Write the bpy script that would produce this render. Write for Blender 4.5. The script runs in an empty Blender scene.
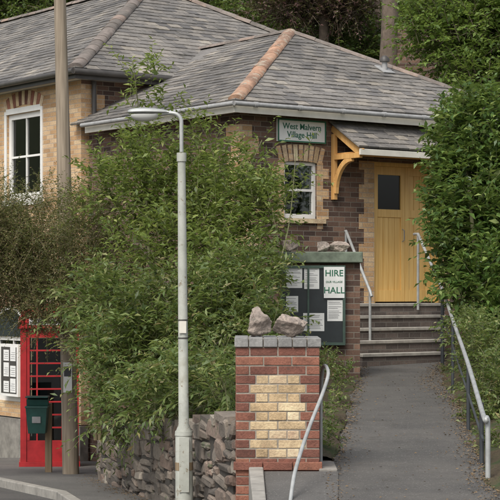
import bpy, bmesh, math, random
import numpy as np
from mathutils import Vector, Matrix
random.seed(7); rng=np.random.default_rng(11)
F=1752.0; CZ=1.6; HZ=290.0
def Q(px,py,s): return Vector(((px-250)/s, F/s, CZ-(py-HZ)/s))
def zz(py,s): return CZ-(py-HZ)/s
ANG=math.radians(36.2)
u=Vector((math.cos(ANG),math.sin(ANG))); v=Vector((-math.sin(ANG),math.cos(ANG)))
A=Vector((-0.212,24.8))
def hitY(px,Y0):
    dx=(px-250)/F; k=(Y0+A.dot(v))/(dx*v.x+v.y); p=Vector((dx*k,k))
    return (p-A).dot(u), F/k
def hitX(px,X0):
    dx=(px-250)/F; k=(X0+A.dot(u))/(dx*u.x+u.y); p=Vector((dx*k,k))
    return (p-A).dot(v), F/k
def zr(y): return 0.296-0.0555*y
def zp(y): return -0.438+0.0393*y

# ---------------- materials ----------------
def newmat(name):
    m=bpy.data.materials.new(name); m.use_nodes=True
    nt=m.node_tree; b=nt.nodes['Principled BSDF']; return m,nt,b
def ramp(nt,stops):
    r=nt.nodes.new('ShaderNodeValToRGB'); e=r.color_ramp.elements
    while len(e)<len(stops): e.new(0.5)
    for i,(p,c) in enumerate(stops):
        e[i].position=p; e[i].color=(c[0],c[1],c[2],1)
    return r
def noise(nt,scale,detail=4,rough=.6,coord='Object'):
    tc=nt.nodes.new('ShaderNodeTexCoord'); n=nt.nodes.new('ShaderNodeTexNoise')
    n.inputs['Scale'].default_value=scale; n.inputs['Detail'].default_value=detail; n.inputs['Roughness'].default_value=rough
    nt.links.new(tc.outputs[coord],n.inputs['Vector']); return n
def mixc(nt,fac,a,b,mode='MIX'):
    m=nt.nodes.new('ShaderNodeMix'); m.data_type='RGBA'; m.blend_type=mode
    for sock,val in ((m.inputs[0],fac),(m.inputs[6],a),(m.inputs[7],b)):
        if isinstance(val,(int,float)): sock.default_value=val
        elif isinstance(val,tuple): sock.default_value=(*val,1)
        else: nt.links.new(val,sock)
    return m.outputs[2]
def bump(nt,b,h,strength=.5,dist=.01):
    n=nt.nodes.new('ShaderNodeBump'); n.inputs['Strength'].default_value=strength; n.inputs['Distance'].default_value=dist
    nt.links.new(h,n.inputs['Height']); nt.links.new(n.outputs[0],b.inputs['Normal'])
def plain(name,c,rough=.6,metal=0,var=.25,scale=6,bm=.15):
    m,nt,b=newmat(name); n=noise(nt,scale,6,.65)
    r=ramp(nt,[(.3,tuple(x*(1-var) for x in c)),(.7,tuple(min(1,x*(1+var)) for x in c))])
    nt.links.new(n.outputs[0],r.inputs[0]); nt.links.new(r.outputs[0],b.inputs['Base Color'])
    b.inputs['Roughness'].default_value=rough; b.inputs['Metallic'].default_value=metal
    if bm: 
        n2=noise(nt,scale*12,3); bump(nt,b,n2.outputs[0],bm,.004)
    return m
def brickmat(name,c1,c2,c3,mortar,bw=.225,rh=.075,ms=.006):
    m,nt,b=newmat(name); uvn=nt.nodes.new('ShaderNodeTexCoord')
    t=nt.nodes.new('ShaderNodeTexBrick'); nt.links.new(uvn.outputs['UV'],t.inputs['Vector'])
    t.inputs['Scale'].default_value=1; t.inputs['Brick Width'].default_value=bw; t.inputs['Row Height'].default_value=rh
    t.inputs['Mortar Size'].default_value=ms; t.inputs['Mortar Smooth'].default_value=.3; t.inputs['Bias'].default_value=0
    t.inputs['Color1'].default_value=(0,0,0,1); t.inputs['Color2'].default_value=(1,1,1,1); t.inputs['Mortar'].default_value=(.5,.5,.5,1)
    r=ramp(nt,[(0,c1),(.5,c2),(1,c3)]); nt.links.new(t.outputs['Color'],r.inputs[0])
    n=noise(nt,40,4); n2=noise(nt,1.3,5)
    c=mixc(nt,.5,r.outputs[0],n.outputs[0],'OVERLAY'); 
    c=mixc(nt,.6,c,n2.outputs[0],'OVERLAY')
    c=mixc(nt,t.outputs['Fac'],c,mortar); nt.links.new(c,b.inputs['Base Color'])
    b.inputs['Roughness'].default_value=.9
    inv=nt.nodes.new('ShaderNodeMath'); inv.operation='SUBTRACT'; inv.inputs[0].default_value=1; nt.links.new(t.outputs['Fac'],inv.inputs[1])
    ad=nt.nodes.new('ShaderNodeMath'); ad.operation='MULTIPLY_ADD'; nt.links.new(n.outputs[0],ad.inputs[0]); ad.inputs[1].default_value=.4; nt.links.new(inv.outputs[0],ad.inputs[2])
    bump(nt,b,ad.outputs[0],.7,.008); return m
def islandmat(name,stops,rough=.85,nscale=30,bm=.4,big=1.5,bigamt=.4,lichen=None,dark=None):
    m,nt,b=newmat(name); g=nt.nodes.new('ShaderNodeNewGeometry')
    r=ramp(nt,stops); nt.links.new(g.outputs['Random Per Island'],r.inputs[0])
    n=noise(nt,nscale,5); n2=noise(nt,big,6,.65)
    r2=ramp(nt,[(.3,(.2,.2,.2)),(.7,(.8,.8,.8))]); nt.links.new(n2.outputs[0],r2.inputs[0])
    c=mixc(nt,.5,r.outputs[0],n.outputs[0],'OVERLAY'); c=mixc(nt,bigamt,c,r2.outputs[0],'OVERLAY')
    for L_ in (lichen,dark):
        if L_:
            n3=noise(nt,L_[1],8,.7); rr=ramp(nt,[(L_[2],(0,0,0)),(L_[2]+.06,(.85,.85,.85))]); nt.links.new(n3.outputs[0],rr.inputs[0])
            c=mixc(nt,rr.outputs[0],c,L_[0])
    nt.links.new(c,b.inputs['Base Color']); b.inputs['Roughness'].default_value=rough
    bump(nt,b,n.outputs[0],bm,.01); return m
def leafmat(name,stops,rough=.45,trans=.3,big=1.2,bigamt=.6):
    m,nt,b=newmat(name); g=nt.nodes.new('ShaderNodeNewGeometry')
    r=ramp(nt,stops); nt.links.new(g.outputs['Random Per Island'],r.inputs[0])
    n2=noise(nt,big,3); rr=ramp(nt,[(.35,(.33,.33,.33)),(.65,(.68,.68,.68))]); nt.links.new(n2.outputs[0],rr.inputs[0])
    c=mixc(nt,bigamt,r.outputs[0],rr.outputs[0],'OVERLAY')
    nt.links.new(c,b.inputs['Base Color']); b.inputs['Roughness'].default_value=rough
    tr=nt.nodes.new('ShaderNodeBsdfTranslucent'); c2=mixc(nt,.4,c,(.32,.40,.07),'MIX'); nt.links.new(c2,tr.inputs[0])
    mx=nt.nodes.new('ShaderNodeMixShader'); mx.inputs[0].default_value=trans
    nt.links.new(b.outputs[0],mx.inputs[1]); nt.links.new(tr.outputs[0],mx.inputs[2])
    nt.links.new(mx.outputs[0],nt.nodes['Material Output'].inputs[0]); return m

M={}
M['brown']=brickmat('brown_brick',(.055,.034,.027),(.115,.068,.048),(.20,.12,.082),(.20,.175,.14))
M['buff']=brickmat('buff_brick',(.40,.24,.12),(.52,.34,.18),(.60,.44,.27),(.40,.34,.27))
M['slab']=plain('concrete',(.22,.205,.18),.9,var=.4,scale=5,bm=.4)
M['kerb']=plain('kerb_concrete',(.28,.265,.235),.9,var=.3,scale=5,bm=.3)
M['steptread']=plain('step_tread',(.34,.315,.275),.85,var=.3,scale=7)
M['riser']=brickmat('riser_brick',(.08,.065,.057),(.12,.095,.082),(.16,.125,.105),(.17,.155,.135))
M['slate']=islandmat('slate',[(0,(.105,.10,.095)),(.3,(.15,.14,.128)),(.7,(.175,.162,.145)),(.93,(.215,.195,.17)),(1,(.28,.25,.205))],.72,18,.4,.55,.75,lichen=((.33,.31,.25),10,.63),dark=((.085,.08,.068),1.7,.60))
M['slate_d']=plain('roof_underlay',(.06,.055,.05),.9)
M['ridge']=islandmat('ridge_tile',[(0,(.22,.14,.10)),(.5,(.36,.21,.135)),(1,(.42,.30,.21))],.9,14,.3,3,.6,lichen=((.36,.33,.26),7,.54),dark=((.12,.10,.08),5,.62))
M['ridge_g']=islandmat('ridge_tile_grey',[(0,(.13,.115,.10)),(.6,(.19,.16,.14)),(1,(.26,.19,.15))],.9,14,.3,3,.6)
M['white']=plain('white_paint',(.74,.73,.69),.45,var=.1,scale=3,bm=.05)
M['cream']=plain('cream_paint',(.64,.61,.53),.55,var=.14,scale=3,bm=.05)
M['gutter']=plain('dark_gutter',(.06,.055,.05),.5)
m,nt,b=newmat('window_glass'); nt.nodes.remove(b); M['glass']=m
gl=nt.nodes.new('ShaderNodeBsdfGlossy'); gl.inputs['Roughness'].default_value=.03; tr=nt.nodes.new('ShaderNodeBsdfTransparent'); tr.inputs[0].default_value=(.75,.78,.78,1)
lw=nt.nodes.new('ShaderNodeFresnel'); lw.inputs[0].default_value=1.6; mx=nt.nodes.new('ShaderNodeMixShader')
nt.links.new(lw.outputs[0],mx.inputs[0]); nt.links.new(tr.outputs[0],mx.inputs[1]); nt.links.new(gl.outputs[0],mx.inputs[2]); nt.links.new(mx.outputs[0],nt.nodes['Material Output'].inputs[0])
M['curtain']=plain('net_curtain',(.42,.41,.38),.8,scale=12)
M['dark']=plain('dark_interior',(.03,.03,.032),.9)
M['lead']=plain('lead',(.30,.30,.295),.6)
def woodmat(name,a,bb,rough=.5):
    m,nt,b=newmat(name); tc=nt.nodes.new('ShaderNodeTexCoord'); mp=nt.nodes.new('ShaderNodeMapping'); mp.inputs['Scale'].default_value=(30,30,1.5)
    n=nt.nodes.new('ShaderNodeTexNoise'); n.inputs['Scale'].default_value=1; n.inputs['Detail'].default_value=6
    nt.links.new(tc.outputs['Object'],mp.inputs[0]); nt.links.new(mp.outputs[0],n.inputs['Vector'])
    r=ramp(nt,[(.3,a),(.7,bb)]); nt.links.new(n.outputs[0],r.inputs[0]); nt.links.new(r.outputs[0],b.inputs['Base Color'])
    b.inputs['Roughness'].default_value=rough; bump(nt,b,n.outputs[0],.2,.004); return m
M['oak']=woodmat('varnished_oak',(.66,.39,.11),(.80,.53,.19),.4)
M['orange']=woodmat('stained_timber',(.58,.31,.10),(.72,.43,.16),.5)
M['pole']=woodmat('weathered_pole',(.17,.135,.095),(.34,.28,.21),.9)
M['post']=woodmat('bin_post',(.17,.12,.07),(.28,.21,.13),.9)
M['galv']=plain('galvanised',(.43,.44,.42),.45,.4,.15,8,.05)
M['railgrey']=plain('rail_paint',(.36,.37,.36),.5,.2,.25,8,.05)
M['raildark']=plain('dark_rail_paint',(.045,.05,.055),.45)
def lampmat():
    m,nt,b=newmat('lamp_column_paint'); n=noise(nt,3,7,.7); r=ramp(nt,[(.3,(.28,.29,.25)),(.55,(.43,.44,.39)),(.75,(.29,.28,.22))]); nt.links.new(n.outputs[0],r.inputs[0])
    n2=noise(nt,11,6,.75); rr=ramp(nt,[(.58,(0,0,0)),(.66,(1,1,1))]); nt.links.new(n2.outputs[0],rr.inputs[0])
    c=mixc(nt,rr.outputs[0],r.outputs[0],(.19,.15,.09)); nt.links.new(c,b.inputs['Base Color']); b.inputs['Roughness'].default_value=.6; return m
M['lamp']=lampmat()
M['lens']=plain('lamp_lens',(.62,.62,.58),.25,var=.05)
M['red']=plain('telephone_red',(.38,.022,.025),.38,var=.25,bm=.03)
M['bin']=plain('bin_green',(.018,.075,.062),.45,bm=.03)
M['nbgreen']=plain('board_green',(.05,.085,.065),.5)
M['nbslab']=plain('green_slab',(.14,.17,.125),.8,var=.4,scale=8)
M['nbdark']=plain('board_dark',(.022,.028,.03),.35)
M['paper']=plain('paper',(.72,.72,.69),.8,var=.08,bm=0)
M['ink']=plain('green_ink',(.02,.13,.07),.6,bm=0)
M['inkd']=plain('dark_ink',(.05,.05,.06),.6,bm=0)
M['brickred']=islandmat('red_brick',[(0,(.13,.055,.04)),(.5,(.215,.085,.058)),(1,(.29,.125,.08))],.9,60,.7,3,.7,lichen=((.30,.25,.20),22,.66),dark=((.09,.06,.045),9,.62))
M['brickcream']=islandmat('cream_brick',[(0,(.42,.30,.17)),(.5,(.53,.40,.24)),(1,(.60,.48,.32))],.9,60,.7,4,.7,dark=((.27,.19,.11),11,.62))
M['brickblue']=islandmat('blue_brick',[(0,(.14,.14,.14)),(1,(.26,.255,.24))],.85,40,.5,3,.6)
M['mortar']=plain('mortar',(.28,.25,.205),.95,var=.3,scale=20)
M['stone']=islandmat('rubble_stone',[(0,(.085,.073,.062)),(.3,(.14,.118,.096)),(.6,(.20,.17,.138)),(.8,(.16,.11,.085)),(1,(.27,.24,.195))],.9,25,.9,2,.6,lichen=((.30,.29,.24),12,.66),dark=((.07,.085,.045),4,.60))
M['stmortar']=plain('stone_mortar',(.055,.048,.04),.95,scale=9)
M['rock']=islandmat('granite_rock',[(0,(.24,.205,.175)),(1,(.33,.27,.225))],.9,14,1,5,.9,lichen=((.14,.13,.105),12,.56))
def asphalt(name,a,bb,patch):
    m,nt,b=newmat(name); n=noise(nt,150,3,.75); n2=noise(nt,.8,8,.72)
    r=ramp(nt,[(.3,a),(.7,bb)]); nt.links.new(n.outputs[0],r.inputs[0])
    rr=ramp(nt,[(.4,(0,0,0)),(.6,(1,1,1))]); nt.links.new(n2.outputs[0],rr.inputs[0])
    f=nt.nodes.new('ShaderNodeMath'); f.operation='MULTIPLY'; f.inputs[1].default_value=.65; nt.links.new(rr.outputs[0],f.inputs[0])
    c=mixc(nt,f.outputs[0],r.outputs[0],patch)
    n3=noise(nt,60,2,.5); r3=ramp(nt,[(.64,(0,0,0)),(.68,(1,1,1))]); nt.links.new(n3.outputs[0],r3.inputs[0])
    c=mixc(nt,r3.outputs[0],c,tuple(x*1.8 for x in bb))
    n4=noise(nt,2.3,6,.75); r4=ramp(nt,[(.58,(0,0,0)),(.7,(.7,.7,.7))]); nt.links.new(n4.outputs[0],r4.inputs[0])
    c=mixc(nt,r4.outputs[0],c,(bb[0]*.5,bb[1]*.47,bb[2]*.42))
    nt.links.new(c,b.inputs['Base Color']); b.inputs['Roughness'].default_value=.92
    bump(nt,b,n.outputs[0],1,.012); return m
M['asph']=asphalt('asphalt',(.05,.05,.048),(.12,.115,.11),(.13,.12,.11))
M['path']=asphalt('path_asphalt',(.06,.057,.053),(.14,.135,.125),(.17,.158,.14))
M['pave']=asphalt('pavement_asphalt',(.08,.078,.073),(.16,.155,.145),(.18,.17,.155))
def bankmat():
    m,nt,b=newmat('bank_earth'); n=noise(nt,2.2,7,.7); n2=noise(nt,50,4,.7)
    r=ramp(nt,[(.35,(.085,.058,.035)),(.5,(.11,.085,.045)),(.6,(.06,.085,.025))]); nt.links.new(n.outputs[0],r.inputs[0])
    c=mixc(nt,.9,r.outputs[0],n2.outputs[0],'OVERLAY'); nt.links.new(c,b.inputs['Base Color']); b.inputs['Roughness'].default_value=1
    bump(nt,b,n2.outputs[0],1,.04); return m
M['soil']=bankmat()
M['grass']=plain('ground_earth',(.06,.075,.03),.95,var=.5,scale=2,bm=.8)
M['bark']=plain('bark',(.13,.10,.075),.95,var=.4,scale=9,bm=.8)
M['twig']=plain('twig',(.16,.13,.07),.9)
M['twigg']=plain('green_twig',(.14,.14,.07),.9)

# ---------------- mesh builder ----------------
class MB:
    def __init__(s): s.v=[];s.f=[];s.m=[];s.s=[];s.mats=[]
    def mi(s,mat):
        mat=M[mat] if isinstance(mat,str) else mat
        if mat not in s.mats: s.mats.append(mat)
        return s.mats.index(mat)
    def poly(s,pts,mat,sm=False):
        b=len(s.v); s.v+= [tuple(p) for p in pts]; s.f.append(tuple(range(b,b+len(pts)))); s.m.append(s.mi(mat)); s.s.append(sm)
    def mesh(s,vs,fs,mat,sm=False):
        b=len(s.v); s.v+=[tuple(p) for p in vs]; i=s.mi(mat)
        for f in fs: s.f.append(tuple(b+k for k in f)); s.m.append(i); s.s.append(sm)
    def hexa(s,p,mat): s.mesh(p,[(0,3,2,1),(4,5,6,7),(0,1,5,4),(1,2,6,5),(2,3,7,6),(3,0,4,7)],mat)
    def box(s,x0,x1,y0,y1,z0,z1,mat,T=None):
        p=[Vector(q) for q in ((x0,y0,z0),(x1,y0,z0),(x1,y1,z0),(x0,y1,z0),(x0,y0,z1),(x1,y0,z1),(x1,y1,z1),(x0,y1,z1))]
        if T is not None: p=[T@q for q in p]
        s.hexa(p,mat)
    def beam(s,a,b,w,h,mat,up=Vector((0,0,1))):
        a=Vector(a);b=Vector(b);d=(b-a).normalized(); sd=d.cross(up).normalized()*w/2; uu=sd.cross(d).normalized()*h/2
        s.hexa([a-sd-uu,b-sd-uu,b+sd-uu,a+sd-uu,a-sd+uu,b-sd+uu,b+sd+uu,a+sd+uu],mat)
    def tube(s,pts,r,mat,n=12,cap=True):
        pts=[Vector(p) for p in pts]; rs=r if isinstance(r,(list,tuple)) else [r]*len(pts)
        vs=[];fs=[]; ref=None
        for i,p in enumerate(pts):
            d=(pts[min(i+1,len(pts)-1)]-pts[max(i-1,0)]).normalized()
            if ref is None: ref=d.orthogonal().normalized()
            ref=(ref-d*ref.dot(d)).normalized(); bi=d.cross(ref)
            for k in range(n):
                a=2*math.pi*k/n; vs.append(p+(ref*math.cos(a)+bi*math.sin(a))*rs[i])
        for i in range(len(pts)-1):
            for k in range(n):
                k2=(k+1)%n; fs.append((i*n+k,i*n+k2,(i+1)*n+k2,(i+1)*n+k))
        s.mesh(vs,fs,mat,True)
        if cap: 
            s.poly(vs[:n][::-1],mat); s.poly(vs[-n:],mat)
    def build(s,name,parent=None,bevel=0,loc=None):
        me=bpy.data.meshes.new(name); me.from_pydata(s.v,[],s.f); 
        for m in s.mats: me.materials.append(m)
        me.polygons.foreach_set('material_index',s.m); me.polygons.foreach_set('use_smooth',s.s)
        uv=me.uv_layers.new(name='UVMap'); Z=Vector((0,0,1))
        for p in me.polygons:
            n=p.normal
            if abs(n.z)>.985 or n.length<.5: t=Vector((1,0,0)); b=Vector((0,1,0))
            else: t=Z.cross(n).normalized(); b=n.cross(t)
            for li in p.loop_indices:
                co=me.vertices[me.loops[li].vertex_index].co; uv.data[li].uv=(co.dot(t),co.dot(b))
        o=bpy.data.objects.new(name,me); bpy.context.collection.objects.link(o)
        if parent: o.parent=parent
        if bevel:
            md=o.modifiers.new('Bevel','BEVEL'); md.width=bevel; md.segments=2; md.limit_method='ANGLE'
        return o
def empty(name,loc=(0,0,0),rz=0):
    e=bpy.data.objects.new(name,None); bpy.context.collection.objects.link(e); e.location=loc; e.rotation_euler[2]=rz; return e
def text(name,body,size,loc,parent,mat,rot=(math.pi/2,0,0),ls=1):
    c=bpy.data.curves.new(name,'FONT'); c.body=body; c.size=size; c.align_x='CENTER'; c.align_y='CENTER'; c.extrude=.001; c.offset=size*.012; c.space_line=ls
    o=bpy.data.objects.new(name,c); bpy.context.collection.objects.link(o); o.location=loc; o.rotation_euler=rot; o.parent=parent
    c.materials.append(M[mat]); return o

# ---------------- ground ----------------
def ground():
    xs=sorted(set([-400,-200,-120,-80,-50,-30,30,50,80,120,200,400]+list(range(-24,28,4))))
    ys=[-300,-120,-60,-30,-10,0,10,20,30,38,42,46,50,56,64,74,90,120,170,240,320]
    vs=[];fs=[]
    for y in ys:
        for x in xs:
            z=zr(max(-30,min(30,y)))-.012
            if y>38: z+=min(30,(y-38)*.36)+math.sin(x*.3+y)*.3
            vs.append((x,y,z))
    n=len(xs)
    for j in range(len(ys)-1):
        for i in range(n-1): fs.append((j*n+i,j*n+i+1,(j+1)*n+i+1,(j+1)*n+i))
    m=MB(); m.mesh(vs,fs,'grass'); m.build('ground')
ground()
m=MB(); m.poly([(-30,-28,zr(-28)),(25,-28,zr(-28)),(25,9,zr(9)),(-30,9,zr(9))],'asph')
m.poly([(-30,9,zr(9)),(1.0,9,zr(9)),(1.0,14.0,zr(14)),(-1.5,28,zr(28)),(-30,28,zr(28))],'asph'); m.build('road')
kl=[(-9,29.9),(-3.33,23.4),(-2.12,20.3),(-1.25,16),(-.95,13),(-.7,9),(-.6,6)]
rl=[(-1.0,29.9),(-1.7,23.4),(-1.45,20.3),(-.3,16),(.2,13),(.57,9),(.57,6)]
m=MB()
for i in range(len(kl)-1):
    a,b,c,d=kl[i],rl[i],rl[i+1],kl[i+1]
    P=lambda q,h=.1:(q[0],q[1],zr(q[1])+h)
    m.poly([P(a),P(d),P(c),P(b)],'pave')
pv=m.build('pavement')
m=MB()
for i in range(len(kl)-1):
    a=Vector(kl[i]);b=Vector(kl[i+1]);L=(b-a).length;n=max(1,round(L/.9)); d=(b-a)/n; pr=Vector((d.y,-d.x)).normalized()*-.13
    if pr.x>0: pr=-pr
    for k in range(n):
        p=a+d*k+d*.006; q=a+d*(k+1)-d*.006
        vs=[(p.x,p.y),(q.x,q.y),(q.x+pr.x,q.y+pr.y),(p.x+pr.x,p.y+pr.y)]
        m.hexa([Vector((x,y,zr(y)-.1)) for x,y in vs]+[Vector((x,y,zr(y)+.104)) for x,y in vs],'kerb')
m.build('kerb',bevel=.012)

def xl(y): return float(np.interp(y,[6,13.9,14.6,25.4,29],[.57,.57,.68,1.60,1.9]))
def xr(y): return float(np.interp(y,[6,13.8,25.4,29],[1.75,1.87,2.85,3.2]))
m=MB(); ys=[7.7+i*.6 for i in range(33)]
for a,b in zip(ys[:-1],ys[1:]):
    m.poly([(xl(a)-.05,a,zp(a)),(xr(a)+.05,a,zp(a)),(xr(b)+.05,b,zp(b)),(xl(b)-.05,b,zp(b))],'path')
    m.poly([(xl(a)-.05,a,zp(a)-1.5),(xl(a)-.05,a,zp(a)),(xl(b)-.05,b,zp(b)),(xl(b)-.05,b,zp(b)-1.5)],'slab')
m.build('path')
W1=Vector((-.144,14.85)); W2=Vector((-1.95,22.75))
def xw(y): return float(np.interp(y,[13,14.85,22.75,27,30],[-.144,-.144,-1.95,-2.1,-1.5]))
def zw(y): return float(np.interp(y,[14.85,22.75],[.5,-.22]))
m=MB(); vs=[];fs=[]; ys=np.arange(14.85,30,.12); nx=24; R=random.Random(2)
for y in ys:
    for i in range(nx):
        t=i/(nx-1); t=1-(1-t)**1.8; ed=R.uniform(-.012,.012)+.02*math.sin(y*3.3)
        x=(xw(y)+.12)*(1-t)+(xl(y)+.02+ed)*t
        z=(zw(y)-.12)*(1-t)+(zp(y)+.008)*t+.22*math.sin(math.pi*t)*min(1,(y-14.8)/1.5+.1)+(R.uniform(-.018,.018) if 0<i<nx-1 else -.02 if i else 0)
        vs.append((x,y,z))
for j in range(len(ys)-1):
    for i in range(nx-1): fs.append((j*nx+i,j*nx+i+1,(j+1)*nx+i+1,(j+1)*nx+i))
m.mesh(vs,fs,'soil',True)
m.build('garden_bank')
m=MB(); vs=[];fs=[]; ys=np.arange(7.7,32,.1); DD=[0,.02,.05,.09,.14,.2,.28,.37,.48,.6,.8,1,1.3,1.6,2,2.5,3,4,5,7,9,12,16]; nx=len(DD)
for y in ys:
    e=xr(y)-.02+.02*math.sin(y*3.1)+.015*math.sin(y*7.7)+R.uniform(-.012,.012)-.14*math.exp(-((y-22.5)/2.0)**2)
    for i in range(nx):
        d=DD[i]
        z=zp(y)+.004+min(.9,d*.33)*(1-math.exp(-d*6))+(R.uniform(-.015,.015) if i>1 else 0)*min(1,d*6)
        if i==0: z=zp(y)-.02
        vs.append((e+d,y,z))
for j in range(len(ys)-1):
    for i in range(nx-1): fs.append((j*nx+i,j*nx+i+1,(j+1)*nx+i+1,(j+1)*nx+i))
m.mesh(vs,fs,'soil',True); m.build('garden_bank')

# ---------------- roofs with real slates ----------------
def clip2(poly,conv):
    out=poly
    for i in range(len(conv)):
        a=conv[i]; b=conv[(i+1)%len(conv)]; inp=out; out=[]
        if not inp: return []
        def side(p): return (b[0]-a[0])*(p[1]-a[1])-(b[1]-a[1])*(p[0]-a[0])
        for k in range(len(inp)):
            p=inp[k]; q=inp[(k+1)%len(inp)]; sp=side(p); sq=side(q)
            if sp>=0: out.append(p)
            if (sp>=0)!=(sq>=0):
                t=sp/(sp-sq); out.append((p[0]+(q[0]-p[0])*t,p[1]+(q[1]-p[1])*t))
    return out
def slates(mb,pts,w=.26,ex=.19,mat='slate',th=.012):
    P=[Vector(p) for p in pts]; o=P[0]; e=(P[1]-P[0]).normalized(); n=(P[1]-P[0]).cross(P[-1]-P[0]).normalized(); up=n.cross(e)
    c2=[((p-o).dot(e),(p-o).dot(up)) for p in P]
    mb.poly([p-n*.02 for p in P],'slate_d')
    x0=min(c[0] for c in c2); x1=max(c[0] for c in c2); y1=max(c[1] for c in c2)
    r=0; y=0
    while y<y1:
        x=x0-(w/2 if r%2 else 0)+random.uniform(-.02,0)
        while x<x1:
            dj=random.uniform(-.008,.008); tw=random.uniform(-.004,.004); lift=random.uniform(0,.009)
            if random.random()<.02: dj-=.03
            q=[(x+.003,y+dj+tw),(x+w-.003,y+dj-tw),(x+w-.003,y+ex+.01),(x+.003,y+ex+.01)]
            c=clip2(q,c2)
            if len(c)>=3:
                top=[o+e*a+up*b_+n*(th+lift-(b_-y)/ex*(th*.9)) for a,b_ in c]; bot=[o+e*a+up*b_-n*.015 for a,b_ in c]
                k=len(c); mb.mesh(top+bot,[tuple(range(k))]+[(i,i+k,(i+1)%k+k,(i+1)%k) for i in range(k)],mat)
            x+=w
        y+=ex; r+=1
def ridge(mb,a,b,mat,r=.11,L=.42,h=.03):
    a=Vector(a);b=Vector(b);T=(b-a).length;n=max(1,int(T/L));d=(b-a)/n; dn=d.normalized(); sd=dn.cross(Vector((0,0,1))).normalized(); uu=sd.cross(dn)
    for k in range(n):
        p=a+d*k+dn*.004+uu*random.uniform(-.006,.01)+sd*random.uniform(-.01,.01); q=a+d*(k+1)+dn*.012
        vs=[];S=8
        for (c,rr) in ((p,r),(q,r*.96)):
            for i in range(S+1):
                an=math.pi*(i/S); vs.append(c+sd*math.cos(an)*rr*1.15+uu*(math.sin(an)*rr*.75+h-.05))
        fs=[(i,i+1,S+2+i,S+1+i) for i in range(S)]
        mb.mesh(vs,fs,mat,True); mb.poly(vs[:S+1],mat); mb.poly(vs[S+1:][::-1],mat)

hall=empty('village_hall',(A.x,A.y,0),ANG)
EZ=4.29; AP=(3.2,2.9,5.88); RW=6.4
m=MB()
RB=(3.2,5.5,5.88)
slates(m,[(0,0,EZ),(RW,0,EZ),AP],w=.23,ex=.155)
slates(m,[(0,4.6,EZ),(0,0,EZ),AP,(3.2,4.6,5.88)],w=.23,ex=.155)
slates(m,[(RW,0,EZ),(RW,4.6,EZ),(3.2,4.6,5.88),AP],w=.23,ex=.155)
m.poly([(3.2,4.6,5.88),(3.2,5.6,5.88),(0,4.6,EZ)],'slate'); m.poly([(3.2,4.6,5.88),(RW,4.6,EZ),(3.2,5.6,5.88)],'slate')
m.build('slate_roof',hall)
m=MB(); ridge(m,(.05,.05,EZ+.03),AP,'ridge',r=.10); ridge(m,(RW-.05,.05,EZ+.03),AP,'ridge_g',r=.09); ridge(m,AP,RB,'ridge_g',r=.09)
m.build('ridge_tiles',hall)
m=MB()
m.box(-.0,RW,.012,.04,EZ-.17,EZ-.02,'cream'); m.box(.012,.04,.042,4.15,EZ-.17,EZ-.02,'cream')
m.box(.04,RW-.05,.04,.32,EZ-.13,EZ-.10,'cream'); m.box(.04,.3,.32,4.15,EZ-.131,EZ-.101,'cream')
m.build('fascia',hall)
m=MB(); m.tube([(-.05,-.05,EZ-.05),(RW,-.05,EZ-.05)],.035,'lead',10); m.tube([(-.05,-.05,EZ-.05),(-.05,4.15,EZ-.05)],.035,'lead',10)
for i in range(8): m.tube([(.3+i*.8,-.05,EZ-.05),(.36+i*.8,-.05,EZ-.05)],.042,'lead',10)
m.build('gutter',hall)

def wall(mb,axis,c,a0,a1,z0,z1,holes,mat,depth=.12,sign=1,revmat=None):
    def P(a,z,d=0): return (a,c+d*sign,z) if axis=='Y' else (c+d*sign,a,z)
    As=sorted(set([a0,a1]+[h[0] for h in holes]+[h[1] for h in holes])); Zs=sorted(set([z0,z1]+[h[2] for h in holes]+[h[3] for h in holes]))
    for i in range(len(As)-1):
        for j in range(len(Zs)-1):
            ca=(As[i]+As[i+1])/2; cz=(Zs[j]+Zs[j+1])/2
            if any(h[0]<ca<h[1] and h[2]<cz<h[3] for h in holes): continue
            q=[P(As[i],Zs[j]),P(As[i+1],Zs[j]),P(As[i+1],Zs[j+1]),P(As[i],Zs[j+1])]
            if axis=='X': q=q[::-1]
            mb.poly(q,mat)
    for h in holes:
        a,b_,c0,c1=h; k=revmat or mat
        mb.poly([P(a,c0),P(a,c1),P(a,c1,depth),P(a,c0,depth)],k); mb.poly([P(b_,c0),P(b_,c0,depth),P(b_,c1,depth),P(b_,c1)],k)
        mb.poly([P(a,c1),P(b_,c1),P(b_,c1,depth),P(a,c1,depth)],k); mb.poly([P(a,c0),P(a,c0,depth),P(b_,c0,depth),P(b_,c0)],k)
def quoins(mb,axis,c,edge,dirn,z0,z1,mat='buff',w1=.34,w2=.22,step=.225,pr=.006,back=.01):
    z=z0;i=0
    while z<z1-.01:
        w=w1 if i%2 else w2; a=edge; b_=edge+dirn*w; a,b_=min(a,b_),max(a,b_); zt=min(z+step,z1)
        if axis=='Y': mb.box(a,b_,c-pr,c+back,z,zt,mat)
        else: mb.box(c-pr,c+back,a,b_,z,zt,mat)
        z+=step;i+=1
YW=.3; XW=.3
wx0,_=hitY(284,YW); wx1,ws=hitY(317,YW); wz0=zz(218,ws+.8); wz1=zz(161,ws+.8)
dx0,ds=hitY(374,YW); dx1,_=hitY(440,YW); dz0=1.40; dz1=zz(163,64.8)
m=MB()
wall(m,'Y',YW,XW,6.1,-1.2,EZ-.1,[(wx0,wx1,wz0,wz1),(dx0,dx1,dz0,dz1)],'brown')
wall(m,'X',XW,YW,4.5,-1.2,EZ-.1,[],'brown')
m.poly([(6.1,YW,-1.2),(6.1,4.5,-1.2),(6.1,4.5,EZ-.1),(6.1,YW,EZ-.1)],'brown')
m.build('walls',hall)
m=MB()
quoins(m,'Y',YW,wx0,-1,wz0-.15,wz1,w1=.22,w2=.11,step=.15); quoins(m,'Y',YW,wx1,1,wz0-.15,wz1,w1=.22,w2=.11,step=.15)
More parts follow.
